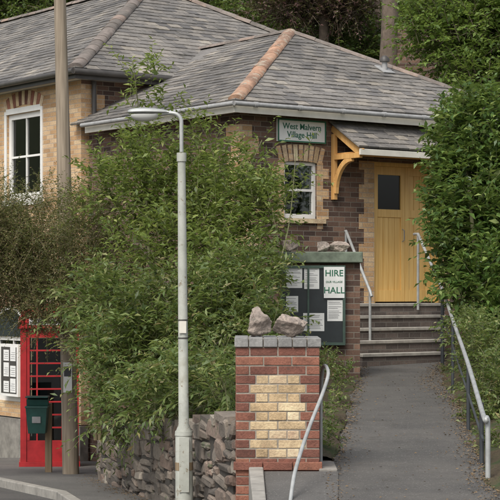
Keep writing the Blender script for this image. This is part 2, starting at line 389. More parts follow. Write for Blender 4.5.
quoins(m,'Y',YW,dx0,-1,1.40,dz1,w1=.30,w2=.20,step=.225); quoins(m,'Y',YW,dx1,1,1.40,dz1,w1=.30,w2=.2)
quoins(m,'Y',YW,XW-.005,1,.2,EZ-.3,w1=.34,w2=.22)
quoins(m,'X',XW,YW-.005,1,.2,EZ-.3,w1=.22,w2=.34)
cxw=(wx0+wx1)/2; wd=(wx1-wx0)
n=9
for i in range(n):
    t=(i-(n-1)/2)/((n-1)/2); a=t*.28; bx=cxw+t*(wd/2+.08)
    T=Matrix.Translation((bx,YW-.004,wz1+.13-.035*t*t))@Matrix.Rotation(a,4,'Y')
    m.box(-.036,.036,-.006,.02,-.12,.12,'brickcream' if i%2 else 'buff',T)
m.box(wx0-.14,wx1+.14,YW-.045,YW+.1,wz0-.07,wz0-.003,'brickcream')
m.build('brick_dressings',hall)
def sash(mb,axis,c,a0,a1,z0,z1,d=.09,f=.045,cols=1,rows=2,curt=False,mat='white'):
    def B(a,b_,p,q,e,g,mt):
        if axis=='Y': mb.box(a,b_,c+e,c+g,p,q,mt)
        else: mb.box(c+e,c+g,a,b_,p,q,mt)
    B(a0,a0+f,z0,z1,d-.05,d,mat);B(a1-f,a1,z0,z1,d-.05,d,mat);B(a0+f,a1-f,z0,z0+f*1.3,d-.052,d,mat);B(a0+f,a1-f,z1-f,z1,d-.052,d,mat)
    for i in range(1,rows): zc=z0+(z1-z0)*i/rows; B(a0+f,a1-f,zc-.018,zc+.018,d-.044,d-.002,mat)
    for i in range(1,cols): ac=a0+(a1-a0)*i/cols; B(ac-.012,ac+.012,z0+f,z1-f,d-.042,d-.003,mat)
    B(a0+f,a1-f,z0+f,z1-f,d-.012,d-.008,'glass')
    w=a1-a0
    if curt:
        n=7
        for side in (0,1):
            for k in range(n):
                p=a0+.02+k*w*.035 if side==0 else a1-.02-(k+1)*w*.035
                B(p,p+w*.034,z0,z1,d+.05+.015*(k%2),d+.075+.015*(k%2),'curtain')
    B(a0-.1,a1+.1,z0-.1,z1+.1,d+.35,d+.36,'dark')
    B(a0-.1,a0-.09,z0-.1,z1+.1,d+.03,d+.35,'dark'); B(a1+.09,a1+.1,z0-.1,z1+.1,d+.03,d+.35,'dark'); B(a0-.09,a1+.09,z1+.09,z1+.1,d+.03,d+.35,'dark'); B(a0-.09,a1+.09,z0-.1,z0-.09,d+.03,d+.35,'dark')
m=MB(); sash(m,'Y',YW,wx0,wx1,wz0,wz1,f=.05,rows=2,curt=True); m.build('window',hall,bevel=.003)
m=MB(); dm=dx0+(dx1-dx0)*.5
m.box(dx0,dx0+.05,YW+.03,YW+.11,dz0,dz1,'oak'); m.box(dx1-.05,dx1,YW+.03,YW+.11,dz0,dz1,'oak'); m.box(dx0+.05,dx1-.05,YW+.032,YW+.11,dz1-.06,dz1,'oak')
for li_,(a,b_) in enumerate(((dx0+.053,dm-.003),(dm+.003,dx1-.053))):
    w=b_-a; f=.075
    m.box(a,a+f,YW+.06,YW+.10,dz0+.02,dz1-.063,'oak'); m.box(b_-f,b_,YW+.06,YW+.10,dz0+.02,dz1-.063,'oak')
    rails=[(dz0+.02,dz0+.2),(dz0+1.32,dz0+1.44),(dz1-.19,dz1-.063)]
    for (p,q) in rails: m.box(a+f,b_-f,YW+.062,YW+.10,p,q,'oak')
    n=4
    for (p,q) in ((dz0+.2,dz0+1.32),)+(((dz0+1.44,dz1-.19),) if li_ else ()):
        for i in range(n):
            pw=(w-2*f)/n; m.box(a+f+i*pw+.004,a+f+(i+1)*pw-.004,YW+.078,YW+.095,p,q,'oak')
    if not li_: 
        m.box(a+f,b_-f,YW+.085,YW+.088,dz0+1.44,dz1-.19,'glass'); m.box(a+f,b_-f,YW+.092,YW+.0955,dz0+1.44,dz1-.19,'dark')
    m.box(a+f,b_-f,YW+.096,YW+.1,dz0+.1,dz1-.1,'oak')
m.tube([(dm-.05,YW+.06,dz0+.95),(dm-.05,YW+.02,dz0+.97),(dm-.05,YW+.02,dz0+1.12),(dm-.05,YW+.06,dz0+1.14)],.008,'lead',8)
m.build('door',hall,bevel=.004)
cx0,_=hitY(331,YW); cx1=cx0+2.15; cpz=4.13; cpo=3.70; co=-.42
m=MB()
slates(m,[(cx0-.05,co,cpo),(cx1+.05,co,cpo),(cx1+.05,YW-.01,cpz),(cx0-.05,YW-.01,cpz)],w=.2,ex=.15)
m.box(cx0-.03,cx1+.03,co+.0,co+.03,cpo-.12,cpo-.03,'cream')
for xx in (cx0,cx1-.07):
    m.beam((xx+.03,co+.03,cpo-.09),(xx+.03,YW-.01,cpz-.09),.05,.13,'orange')
    m.beam((xx+.03,YW-.04,cpo-.75),(xx+.03,YW-.04,cpz-.2),.07,.07,'orange',Vector((0,1,0)))
    m.beam((xx+.03,co+.06,cpo-.12),(xx+.03,YW-.01,cpo-.12),.066,.075,'orange')
    q=[]
    for i in range(9):
        t=i/8; an=t*math.pi/2; q.append((xx+.03,YW-.07-(.40)*(1-math.cos(an)),cpo-.66+.5*math.sin(an)))
    for i in range(8): m.beam(q[i],q[i+1],.06,.08,'orange',Vector((1,0,0)).cross(Vector(q[i+1])-Vector(q[i])).normalized())
m.box(cx0+.06,cx1-.08,co+.05,YW-.02,cpo-.075,cpo-.055,'orange')
m.build('door_canopy',hall,bevel=.004)
m=MB(); vX,vY=4.15,1.6; vz=EZ+(1.6/2.9)*1.59
m.tube([(vX,vY,vz-.1),(vX,vY,vz+.16)],.045,'lead',12); m.tube([(vX,vY,vz+.15),(vX,vY,vz+.2),(vX,vY,vz+.25)],[.08,.08,.03],'gutter',12)
T=Matrix.Translation((vX,vY,vz+.01))@Matrix.Rotation(math.atan(1.59/2.9),4,'X'); m.box(-.12,.12,-.14,.14,.01,.025,'lead',T); m.build('roof_vent',hall)
sx0,_=hitY(277,YW-.03); sx1,ss=hitY(325,YW-.03); sz0=zz(140,69); sz1=zz(117,69)
sg=empty('hall_sign',(A.x,A.y,0),ANG)
m=MB(); m.box(sx0,sx1,YW-.05,YW-.012,sz0,sz1,'white'); 
for (a,b_,c,d) in ((sx0,sx1,sz0,sz0+.02),(sx0,sx1,sz1-.02,sz1),(sx0,sx0+.02,sz0+.02,sz1-.02),(sx1-.02,sx1,sz0+.02,sz1-.02)): m.box(a,b_,YW-.058,YW-.0505,c,d,'ink')
m.build('board',sg)
text('lettering','West Malvern\nVillage Hall',.125,((sx0+sx1)/2,YW-.053,(sz0+sz1)/2),sg,'ink',ls=.95)

# ---------------- main building ----------------
house=empty('brick_house',(A.x,A.y,0),ANG)
MX0=-.15; MW=8.1; MY0=4.2; MZ=5.16; ML=16; ap=MX0+MW/2; AZ=7.48
m=MB()
a1=(ap,MY0+MW/2,AZ); a2=(ap,MY0+ML-MW/2,AZ)
slates(m,[(MX0,MY0,MZ),(MX0+MW,MY0,MZ),a1],w=.25,ex=.17)
slates(m,[(MX0,MY0+ML,MZ),(MX0,MY0,MZ),a1,a2],w=.25,ex=.17)
m.poly([(MX0+MW,MY0,MZ),(MX0+MW,MY0+ML,MZ),a2,a1],'slate'); m.poly([(MX0+MW,MY0+ML,MZ),(MX0,MY0+ML,MZ),a2],'slate')
m.build('slate_roof',house)
m=MB(); ridge(m,(MX0+.05,MY0+.05,MZ+.03),a1,'ridge_g',L=.3,r=.11); ridge(m,(MX0+MW-.05,MY0+.05,MZ+.03),a1,'ridge_g',L=.3,r=.11); ridge(m,a1,a2,'ridge_g',L=.3)
m.build('ridge_tiles',house)
m=MB(); MWX=MX0+.3; MWY=MY0+.3
wy0,_=hitX(41,MWX); wy1,wS=hitX(7,MWX); 
wzz1=zz(106,60.5); wzz0=zz(196,60.5)
ay0,_=hitX(27,MWX); ay1=ay0+1.15; az1=zz(338,59.5); az0=zz(405,59.5)
holes=[(wy0,wy1,wzz0,wzz1),(ay0,ay1,az0,az1)]
wall(m,'X',MWX,MWY,MY0+ML-.3,-.6,MZ-.1,holes,'buff')
m.box(MWX-.05,MWX+.1,MWY-.05,MY0+ML-.3,-1.5,-.62,'slab')
wall(m,'Y',MWY,MWX,MX0+MW-.3,-1.4,MZ-.1,[],'brown')
m.poly([(MX0+MW-.3,MWY,-1.4),(MX0+MW-.3,MY0+ML-.3,-1.4),(MX0+MW-.3,MY0+ML-.3,MZ-.1),(MX0+MW-.3,MWY,MZ-.1)],'brown')
m.poly([(MWX,MY0+ML-.3,-1.4),(MX0+MW-.3,MY0+ML-.3,-1.4),(MX0+MW-.3,MY0+ML-.3,MZ-.1),(MWX,MY0+ML-.3,MZ-.1)],'brown')
m.build('walls',house)
m=MB()
quoins(m,'Y',MWY,MWX-.005,1,-.6,MZ-.2,w1=.45,w2=.3,step=.3)
def archX(mb,c,y0,y1,z,rise,mat,n=13,l=.24,pr=.012):
    cy=(y0+y1)/2; hw=(y1-y0)/2; 
    R=(hw*hw+rise*rise)/(2*rise); th=math.asin(min(1,hw/R)) if rise<=hw else math.pi/2
    for i in range(n):
        a=-th+2*th*(i+.5)/n; yy=cy+math.sin(a)*(R+l/2); z_=z+rise-R+math.cos(a)*(R+l/2); wdt=2*th*(R+l/2)/n*.46
        T=Matrix.Translation((c,yy,z_))@Matrix.Rotation(-a,4,'X'); mb.box(-pr,.03,-wdt,wdt,-l/2,l/2,mat if i%2 else 'brickcream',T)
archX(m,MWX,wy0-.02,wy1+.02,wzz1,.14,'brickred')
archX(m,MWX,ay0,ay1,az1,.5,'brickred',n=17)
m.box(MWX-.06,MWX+.1,wy0-.1,wy1+.1,wzz0-.1,wzz0-.004,'white')
m.build('brick_dressings',house)
m=MB(); sash(m,'X',MWX,wy0,wy1,wzz0,wzz1,f=.09,rows=2,cols=2,curt=True); 
m.box(MWX-.02,MWX+.03,wy0-.07,wy0-.002,wzz0,wzz1+.06,'white'); m.box(MWX-.02,MWX+.03,wy1+.002,wy1+.07,wzz0,wzz1+.06,'white'); m.box(MWX-.021,MWX+.03,wy0-.002,wy1+.002,wzz1+.003,wzz1+.1,'white')
sash(m,'X',MWX,ay0,ay1,az0,az1,f=.07,rows=1,cols=2)
cy=(ay0+ay1)/2; seg=[(MWX-.003,cy+math.cos(a)*.57,az1+math.sin(a)*.5) for a in np.linspace(0,math.pi,15)]
m.poly(seg,'nbdark'); 
for i in range(14): m.beam(seg[i],seg[i+1],.04,.05,'white')
m.build('windows',house,bevel=.004)
m=MB()
m.box(MX0+.012,MX0+.05,MY0+.012,MY0+ML,MZ-.16,MZ-.02,'gutter'); m.box(MX0+.052,MX0+MW,MY0+.012,MY0+.05,MZ-.16,MZ-.02,'gutter')
m.box(MX0+.05,MX0+.32,MY0+.32,MY0+ML,MZ-.13,MZ-.1,'cream'); m.box(MX0+.05,MX0+MW,MY0+.05,MY0+.32,MZ-.131,MZ-.101,'cream')
m.tube([(MX0-.04,MY0-.04,MZ-.05),(MX0-.04,MY0+ML,MZ-.05)],.05,'gutter',10); m.tube([(MX0-.04,MY0-.04,MZ-.05),(MX0+MW,MY0-.04,MZ-.05)],.05,'gutter',10)
m.build('eaves',house)
m=MB(); m.tube([(.36,MWY-.06,MZ-.15),(.36,MWY-.06,-1.2)],.04,'gutter',10); m.build('downpipe',house)
nc=empty('notice_case',(A.x,A.y,0),ANG)
ny0,_=hitX(20,MWX-.08); ny1,_=hitX(2,MWX-.08); nz0=zz(400,60); nz1=zz(346,60)
m=MB(); m.box(MWX-.12,MWX-.03,ny0,ny1,nz0,nz1,'white'); m.box(MWX-.125,MWX-.1205,ny0+.05,ny1-.05,nz0+.05,nz1-.05,'gutter')
for i in range(2):
    for j in range(3):
        a=ny0+.07+i*.24; b_=nz0+.07+j*.27; m.box(MWX-.13,MWX-.1255,a,a+.19,b_,b_+.24-.05*((i+j)%2),'paper')
        for k in range(4): m.box(MWX-.1325,MWX-.1305,a+.02,a+.17-.03*(k%2),b_+.04+k*.035,b_+.045+k*.035,'inkd')
m.build('case',nc,bevel=.004)

# ---------------- steps ----------------
SB=-1.32; sxa,_=hitY(363,SB)
st=empty('entrance_steps',(A.x,A.y,0),ANG)
m=MB(); r_=.174; z0=.53; edges=[SB+.26*i for i in range(5)]
for i in range(5):
    y0=edges[i]; y1=YW-.004 if i==4 else edges[i+1]
    sxb,_=hitY(446,y0)
    zt=z0+r_*(i+1)
    m.box(sxa+.001*i,sxb,y0+.02,YW-.004-.002*i,zt-r_ if i else .1,zt-.045,'riser')
    m.box(sxa-.01,sxb+.01,y0,y1+.014,zt-.044,zt,'steptread')
m.box(sxa-1.4,sxa-.012,-.9,YW-.006,.1,1.25,'riser')
m.build('flight',st,bevel=.006)

# ---------------- handrails ----------------
def smooth(pts,n=6):
    pts=[Vector(p) for p in pts]; out=[]
    P=[pts[0]]+pts+[pts[-1]]
    for i in range(1,len(P)-2):
        for k in range(n):
            t=k/n; out.append(.5*((2*P[i])+(-P[i-1]+P[i+1])*t+(2*P[i-1]-5*P[i]+4*P[i+1]-P[i+2])*t*t+(-P[i-1]+3*P[i]-3*P[i+1]+P[i+2])*t**3))
    out.append(P[-2]); return out
m=MB(); a=Q(418,234,66.3); b_=Q(442,289,70)
m.tube([a+Vector((-.05,.1,.0)),a,b_,b_+Vector((.03,-.05,-.08))],.022,'railgrey'); 
m.tube([a,Vector((a.x,a.y,1.3))],.02,'railgrey'); m.tube([b_,Vector((b_.x,b_.y,.5))],.02,'raildark')
P2=Q(487,418,126)
m.tube(smooth([b_+Vector((.02,-.05,-.05)),b_.lerp(P2,.3),b_.lerp(P2,.7),P2-Vector((0,-.2,0)),P2,P2+Vector((0,-.05,-.12)),P2+Vector((0,-.05,-.8))]),.021,'railgrey')
for t in (.03,.36,.717,.93):
    p=b_.lerp(P2,t); m.tube([p,Vector((p.x,p.y,zp(p.y)-.1))],.019,'raildark')
lo=Vector((0,0,-.34)); m.tube([b_.lerp(P2,.03)+lo,b_.lerp(P2,.95)+lo*.8],.012,'raildark')
m.build('handrail')
m=MB(); a=Q(346,231,66.5); b_=Q(370,291,69.5)
m.tube([a+Vector((-.04,.1,-.02)),a,b_,b_+Vector((.02,-.05,-.08))],.022,'railgrey'); m.tube([a,Vector((a.x,a.y,1.2))],.02,'railgrey'); m.tube([b_,Vector((b_.x,b_.y,.5))],.02,'railgrey')
m.build('handrail')
m=MB(); 
m.tube(smooth([Q(321,392,119),Q(322,374,120),Q(324,366,121),Q(327,368,122),Q(328,376,123),Q(322,395,125),Q(309,428,129),Q(299,458,133),Q(293,482,136),Q(287,530,140)]),.015,'railgrey')
m.tube([Q(321,390,119),Vector((Q(321,390,119).x,Q(321,390,119).y,.0))],.014,'railgrey')
m.build('handrail')

# ---------------- brick pillar ----------------
def brickblock(mb,x0,x1,y0,y1,z0,n,pat,core='mortar',h=.075,g=.010):
    mb.box(x0+.006,x1-.006,y0+.006,y1-.006,z0,z0+n*h,core)
    for i in range(n):
        zb=z0+i*h; segs,cols=pat(i,n)
        x=x0; 
        for w,c in zip(segs,cols):
            j=[random.uniform(-.003,.003) for _ in range(4)]
            T=Matrix.Translation((x+w/2+j[3]*.6,y0+j[0],zb+h/2+j[1]*.6))@Matrix.Rotation(random.uniform(-.008,.008),4,'Y')
            mb.box(-w/2+g/2,w/2-g/2,0,.1,-h/2+g/2,h/2-g/2,c,T); mb.box(x+g/2,x+w-g/2,y1-.1,y1+j[2],zb+g/2,zb+h-g/2,c); x+=w
        L=(y1-y0-.2-.012)
        if i%2: ss=[L/2]*2
        else: ss=[L/4,L/2,L/4]
        y=y0+.106
        for w in ss:
            for (a,b_) in ((x0,x0+.1),(x1-.1,x1)): mb.box(a+random.uniform(-.001,.001),b_,y+g/2,y+w-g/2,zb+g/2,zb+h-g/2,'brickred')
            y+=w
px0,px1=-.118,.570; W=px1-px0; topz=zz(338,123)
def pat(i,n):
    k=n-1-i
    cream=3<=k<=11
    r='brickred'; c='brickcream' if cream else r
    if i%2: return [W/6,W/3,W/3,W/6],[r,c,c,r]
    if cream: return [W*.24,W*.15,W*.22,W*.15,W*.24],[r,c,c,c,r]
    return [W/3]*3,[r,r,r]
nC=24; m=MB(); zb=topz-.075-nC*.075
brickblock(m,px0,px1,14.24,14.93,zb,nC,pat)
for i in range(6):
    x=px0-.012+i*(W+.024)/6; m.box(x+.004,x+(W+.024)/6-.004,14.225+random.uniform(-.004,.004),14.945,topz-.073,topz+random.uniform(-.003,.003),'brickblue')
m.box(px0,px1,14.25,14.92,topz-.078,topz-.006,'mortar')
pz=zz(470,123)
for i in range(3):
    x=px0-.02+i*(W+.04)/3; m.box(x+.004,x+(W+.04)/3-.004,14.215,14.3,pz,pz+.065,'brickred')
m.build('brick_pillar',bevel=.005)
m=MB(); 
def kp(t,y,h):
    x0=np.interp(y,[10,14.2],[.06,-.01]); x1=np.interp(y,[10,14.2],[.5,.72]); return Vector((x0+(x1-x0)*t,y,h))
for (t0,t1,dh,mt) in ((0,.16,.035,'kerb'),(.165,1,.0,'pave')):
    for k in range(7):
        y0=10+k*.6+.004; y1=10+(k+1)*.6-.004 if mt=='kerb' else 10+(k+1)*.6
        y1=min(y1,14.2)
        if mt!='kerb': y0=10+k*.6
        z0_,z1_=zp(y0)+.012+dh,zp(y1)+.012+dh
        m.hexa([kp(t0,y0,-.7),kp(t1,y0,-.7),kp(t1,y1,-.7),kp(t0,y1,-.7),kp(t0,y0,z0_),kp(t1,y0,z0_),kp(t1,y1,z1_),kp(t0,y1,z1_)],mt)
m.box(.56,.71,14.203,15.6,-.7,zp(14.9)+.004,'slab')
m.build('retaining_kerb',bevel=.01)

def rock(name,loc,dim,seed,rz=0):
    R=random.Random(seed); bm=bmesh.new()
    for i in range(16):
        d=Vector((R.gauss(0,1),R.gauss(0,1),R.gauss(0,1))).normalized(); k=R.uniform(.75,1.1)
        bm.verts.new((d.x*dim[0]/2*k,d.y*dim[1]/2*k,max(-.40,d.z*k*.5)*dim[2]+dim[2]*.4))
    r=bmesh.ops.convex_hull(bm,input=bm.verts); bmesh.ops.delete(bm,geom=[g for g in r['geom_interior'] if isinstance(g,bmesh.types.BMVert)],context='VERTS')
    me=bpy.data.meshes.new(name); bm.to_mesh(me); bm.free(); me.materials.append(M['rock'])
    o=bpy.data.objects.new(name,me); bpy.context.collection.objects.link(o); o.location=loc; o.rotation_euler[2]=rz
    md=o.modifiers.new('b','BEVEL'); md.width=min(dim)*.03; md.segments=2
    s2=o.modifiers.new('s','SUBSURF'); s2.subdivision_type='SIMPLE'; s2.levels=3; s2.render_levels=4
    tx=bpy.data.textures.new(name,'CLOUDS'); tx.noise_scale=min(dim)*.3; tx.noise_depth=4; dm_=o.modifiers.new('d','DISPLACE'); dm_.texture=tx; dm_.strength=min(dim)*.2; dm_.mid_level=.5
    return o
rock('rock',((259-250)/122,14.5,topz-.006),(.23,.24,.30),3); rock('rock',((292-250)/122,14.52,topz-.006),(.35,.25,.23),9,.3)

# ---------------- noticeboard ----------------
ns=77.; ny=F/ns; nb=empty('noticeboard',(0,0,0))
bx0=(279-250)/ns; bx1=(360-250)/ns; tz=zz(263,ns)
m=MB(); m.box(bx0,bx1,ny,ny+.5,-.1,tz,'brown'); m.build('brick_base',nb)
m=MB(); m.box(bx0-.04,bx1+.03,ny-.12,ny+.56,tz+.003,zz(252,ns),'nbslab'); m.build('slab_top',nb,bevel=.012)
cx0b,cx1b=(280-250)/ns,(345-250)/ns; cz0,cz1=zz(345,ns),zz(264,ns)-.02
m=MB(); m.box(cx0b,cx1b,ny-.08,ny-.003,cz0,cz1,'nbdark')
f=.035
for q in ((cx0b,cx0b+f,cz0,cz1),(cx1b-f,cx1b,cz0,cz1),(cx0b+f,cx1b-f,cz0,cz0+f),(cx0b+f,cx1b-f,cz1-f,cz1),((cx0b+cx1b)/2-.07,(cx0b+cx1b)/2-.045,cz0+f,cz1-f)): m.box(q[0],q[1],ny-.1,ny-.0805,q[2],q[3],'nbgreen')
R=random.Random(4)
def paper(x0,x1,y0,y1,lines=True):
    a,b_=(x0-250)/ns,(x1-250)/ns; c,d=zz(y1,ns),zz(y0,ns)
    m.box(a,b_,ny-.084,ny-.0805,c,d,'paper')
    if lines:
        k=d-.03
        while k>c+.02:
            m.box(a+.015,b_-.015-R.uniform(0,.06),ny-.0855,ny-.0843,k-.004,k,'inkd'); k-=R.choice([.016,.02,.035])
paper(286,302,267,288); paper(304,319,267,289); paper(303,324,313,331); paper(327,343,300,321); paper(286,298,296,312)
a_=(323.5-250)/ns; b2=(344-250)/ns
m.box(a_,b2,ny-.108,ny-.1012,zz(298,ns),zz(267,ns),'paper')
m.build('display_case',nb,bevel=.003)
cxp=(a_+b2)/2
text('hire_text','HIRE',.115,(cxp,ny-.11,zz(273.5,ns)),nb,'ink'); text('our_text','OUR VILLAGE',.035,(cxp,ny-.11,zz(282,ns)),nb,'ink'); text('hall_text','HALL',.115,(cxp,ny-.11,zz(290.5,ns)),nb,'ink')
slz=zz(252,ns)
rock('rock',((291-250)/77,ny+.2,slz-.003),(.34,.25,.19),21); rock('rock',((322-250)/77,ny+.2,slz-.003),(.27,.25,.17),22); rock('rock',((341-250)/77,ny+.22,slz-.003),(.32,.25,.21),25)

# ---------------- rubble wall ----------------
m=MB(); R=random.Random(5)
def zb_(y): return zr(y)-.1
def wallrun(P0,P1,zt0,zt1):
    d=(P1-P0); L=d.length; d.normalize(); nrm=Vector((d.y,-d.x)); 
    if nrm.y>0: nrm=-nrm
    if abs(nrm.x)>abs(nrm.y) and nrm.x>0: nrm=-nrm
    a=P0;b_=P0+d*L
    m.hexa([Vector((a.x,a.y,zb_(a.y)-.3)),Vector((b_.x,b_.y,zb_(b_.y)-.3)),Vector((b_.x-nrm.x*.3,b_.y-nrm.y*.3,zb_(b_.y)-.3)),Vector((a.x-nrm.x*.3,a.y-nrm.y*.3,zb_(a.y)-.3)),
            Vector((a.x,a.y,zt0-.05)),Vector((b_.x,b_.y,zt1-.05)),Vector((b_.x-nrm.x*.3,b_.y-nrm.y*.3,zt1-.05)),Vector((a.x-nrm.x*.3,a.y-nrm.y*.3,zt0-.05))],'stmortar')
    z=0; H_=1.3; row=0
    while z<H_:
        h=R.uniform(.10,.20); s_=R.uniform(-.2,0); ph=R.uniform(0,6)
        while s_<L:
            w=R.uniform(.14,.55) if R.random()<.65 else R.uniform(.08,.18)
            t=min(1,max(0,(s_+w/2)/L)); zt=zt0+(zt1-zt0)*t
            wob=.025*math.sin(s_*2.2+ph)*min(1,row)
            mode=R.random(); sp=R.uniform(.3,.7)
            parts=((0,sp),(sp,1)) if (mode<.45 and h>.12) else ((0,1),)
            for (ha,hb) in parts:
                cz=zt-z-h*(ha+hb)/2+wob; hh=h*(hb-ha)*1.04; c=P0+d*(s_+w/2)+nrm*R.uniform(-.02,.02)
                g=.004; hw=w/2-g; hv=hh/2-g; cut=min(hw,hv)
                rot=R.uniform(-.09,.09)
                base=[]
                for (sx,sy) in ((-1,-1),(1,-1),(1,1),(-1,1)):
                    c1=R.uniform(.1,.9)*cut; c2_=R.uniform(.1,.7)*cut; jx=R.uniform(-.012,.012); jz=R.uniform(-.012,.012)
                    p1=(sx*hw+jx,sy*(hv-c2_)+jz); p2=(sx*(hw-c1)+jx,sy*hv+jz)
                    base+= [p1,p2] if sx*sy>0 else [p2,p1]
                base=[(x*math.cos(rot)-y_*math.sin(rot),x*math.sin(rot)+y_*math.cos(rot)) for x,y_ in base]
                n=len(base); tiltx=R.uniform(-.1,.1); tiltz=R.uniform(-.2,.2)
                outv=[]
                for (k,off) in ((1,-.06),(1,.004),(.86,.026)):
                    for (ax,az) in base:
                        x2,z2=(ax,az) if k==1 else (ax*(1-.014/hw),az*(1-.016/max(.03,hv)))
                        p=c+d*x2+nrm*(off+(tiltx*x2+tiltz*z2 if off>0 else 0)+(R.uniform(-.006,.006) if k!=1 else 0)); outv.append(Vector((p.x,p.y,cz+z2)))
                fs=[]
                for r2 in range(2):
                    for i in range(n): fs.append((r2*n+i,r2*n+(i+1)%n,(r2+1)*n+(i+1)%n,(r2+1)*n+i))
                fs.append(tuple(2*n+i for i in range(n))); m.mesh(outv,fs,'stone')
            s_+=w
        z+=h; row+=1
wallrun(W1,W2,.5,-.22); wallrun(W2,Vector((-2.15,27)),-.22,-.35)
for (P0,P1,za,zb2) in ((W1,W2,.5,-.22),):
    L=(P1-P0).length; d=(P1-P0).normalized(); n_=Vector((-d.y,d.x)); s_=0
    if n_.y<0: n_=-n_
    while s_<L:
        w=R.uniform(.16,.42); t=(s_+w/2)/L; c=P0+d*(s_+w/2)+n_*.13; z=za+(zb2-za)*t
        T=Matrix.Translation((c.x,c.y,z-.02+R.uniform(0,.04)))@Matrix.Rotation(math.atan2(d.y,d.x)+R.uniform(-.14,.14),4,'Z')@Matrix.Rotation(R.uniform(-.12,.12),4,'Y')
        m.box(-w/2+.005,w/2-.005,-.17,.15,-.03,.035,'stone',T); s_+=w
m.build('stone_wall',bevel=.005)

# ---------------- street lamp ----------------
ls_=109.; ly=F/ls_
def L_(px,py): return Q(px,py,ls_)
m=MB(); gz=zr(ly)+.1
bx=L_(184.5,500).x; tx_=L_(181.5,150).x
def lx(z): 
    t=(z-gz)/(zz(150,ls_)-gz); return bx+(tx_-bx)*t
def col(z): return Vector((lx(z),ly,z))
zA=zz(432,ls_); zB=zz(424,ls_); zT=zz(146,ls_)
m.tube([col(gz-.1),col(gz+.02),col(zA),col(zB),col(zz(290,ls_)),col(zz(155,ls_))],[.084,.084,.078,.048,.043,.036],'lamp',20)
m.tube([col(zA-.03),col(zA+.01)],[.084,.08],'lamp',20)
m.tube([col(zz(155,ls_)-.06),col(zz(155,ls_)+.02)],.045,'lamp',16)
m.box(bx-.045,bx+.045,ly-.088,ly-.075,gz+.25,gz+.75,'lamp')
arm=smooth([col(zz(152,ls_)),col(zz(130,ls_)),L_(181,120),L_(177,114.5),L_(170,113),L_(162,114)])
m.tube(arm,.019,'galv',12)
for (zc) in (zz(320,ls_),zz(338,ls_)): m.tube([col(zc-.006),col(zc+.006)],.048,'gutter',16)
m.box(tx_-.02+.002,tx_+.045,ly-.056,ly-.047,zz(333,ls_),zz(321,ls_),'cream')
m.tube([col(zz(470,ls_)),col(zz(462,ls_))],.0835,'post',20)
vs=[];fs=[];K=14;x0_,x1_=L_(128,0).x,L_(169,0).x; n=16
for i in range(K+1):
    t=i/K; x=x0_+(x1_-x0_)*t; w=.085*(math.sin(math.pi*min(1,(t*.93+.035)))**.4)*(1.0-.35*t); hgt=w*.62
    for k in range(n):
        a=2*math.pi*k/n; vs.append((x,ly+math.cos(a)*w,zz(113.5,ls_)+.01+(math.sin(a)*hgt*(1.0 if math.sin(a)>0 else .25))))
for i in range(K):
    for k in range(n): fs.append((i*n+k,(i+1)*n+k,(i+1)*n+(k+1)%n,i*n+(k+1)%n))
fs+= [tuple(range(n)),tuple(K*n+k for k in range(n))]
m.mesh(vs,fs,'galv',True)
vs=[];fs=[];x1l=L_(158,0).x; x0l=L_(131,0).x
for i in range(K+1):
    t=i/K; x=x0l+(x1l-x0l)*t; w=.072*(math.sin(math.pi*(t*.94+.03))**.4)
    for k in range(n//2+1):
        a=math.pi+math.pi*k/(n//2); vs.append((x,ly+math.cos(a)*w,zz(114.5,ls_)+math.sin(a)*w*.9))
k2=n//2+1
for i in range(K):
    for k in range(k2-1): fs.append((i*k2+k,(i+1)*k2+k,(i+1)*k2+k+1,i*k2+k+1))
m.mesh(vs,fs,'lens',True)
m.build('street_lamp')

# ---------------- telegraph pole ----------------
m=MB(); pb=Q(71.5,480,72); pt=Q(59,-40,72)
m.tube([Vector((pb.x,pb.y,-1.4)),pb.lerp(pt,.35),pb.lerp(pt,.7),pt],[.118,.105,.092,.08],'pole',18)
m.box(pb.x-.10,pb.x+.02,pb.y-.135,pb.y-.12,zz(392,72),zz(362,72),'paper')
m.box(pb.x-.09,pb.x+.01,pb.y-.1365,pb.y-.1355,zz(376,72),zz(366,72),'inkd')
m.build('telegraph_pole')

# ---------------- telephone box ----------------
ps=66.; pyy=F/ps+.45; pxx=(46.5-250)/ps; base=zr(pyy)+.1
tb=empty('telephone_box',(pxx,pyy,base),math.radians(6))
m=MB(); h=.44
m.box(-h-.02,h+.02,-h-.02,h+.02,0,.10,'red')
for sx in (-1,1):
    for sy in (-1,1): m.box(sx*h-(.09 if sx>0 else 0),sx*h+(.09 if sx<0 else 0),sy*h-(.09 if sy>0 else 0),sy*h+(.09 if sy<0 else 0),.10,2.12,'red')
for rot in (0,90,180,270):
    T=Matrix.Rotation(math.radians(rot),4,'Z')
    m.box(-.35,.35,-h+.02,-h+.06,.101,.42,'red',T); m.box(-.35,.35,-h+.02,-h+.06,1.98,2.119,'red',T)
    m.box(-.35,-.30,-h+.015,-h+.055,.42,1.98,'red',T); m.box(.30,.35,-h+.015,-h+.055,.42,1.98,'red',T)
    for i in range(1,8): m.box(-.30,.30,-h+.022,-h+.05,.42+1.56*i/8-.012,.42+1.56*i/8+.012,'red',T)
    for xx in (-.19,.19): m.box(xx-.012,xx+.012,-h+.024,-h+.048,.42,1.98,'red',T)
    m.box(-.30,.30,-h+.034,-h+.038,.42,1.98,'glass',T)
    m.box(-.36,.36,-h-.03,-h+.05,2.15,2.29,'red',T); m.box(-.31,.31,-h-.034,-h-.031,2.17,2.27,'paper',T)
m.box(-h-.04,h+.04,-h-.04,h+.04,2.12,2.149,'red'); m.box(-h+.06,h-.06,-h+.06,h-.06,2.12,2.36,'red')
vs=[];fs=[];G=10
for i in range(G+1):
    for j in range(G+1):
        a=-1+2*i/G;c=-1+2*j/G; vs.append((a*h*.98,c*h*.98,2.36+.13*(1-max(abs(a),abs(c))**2.5)))
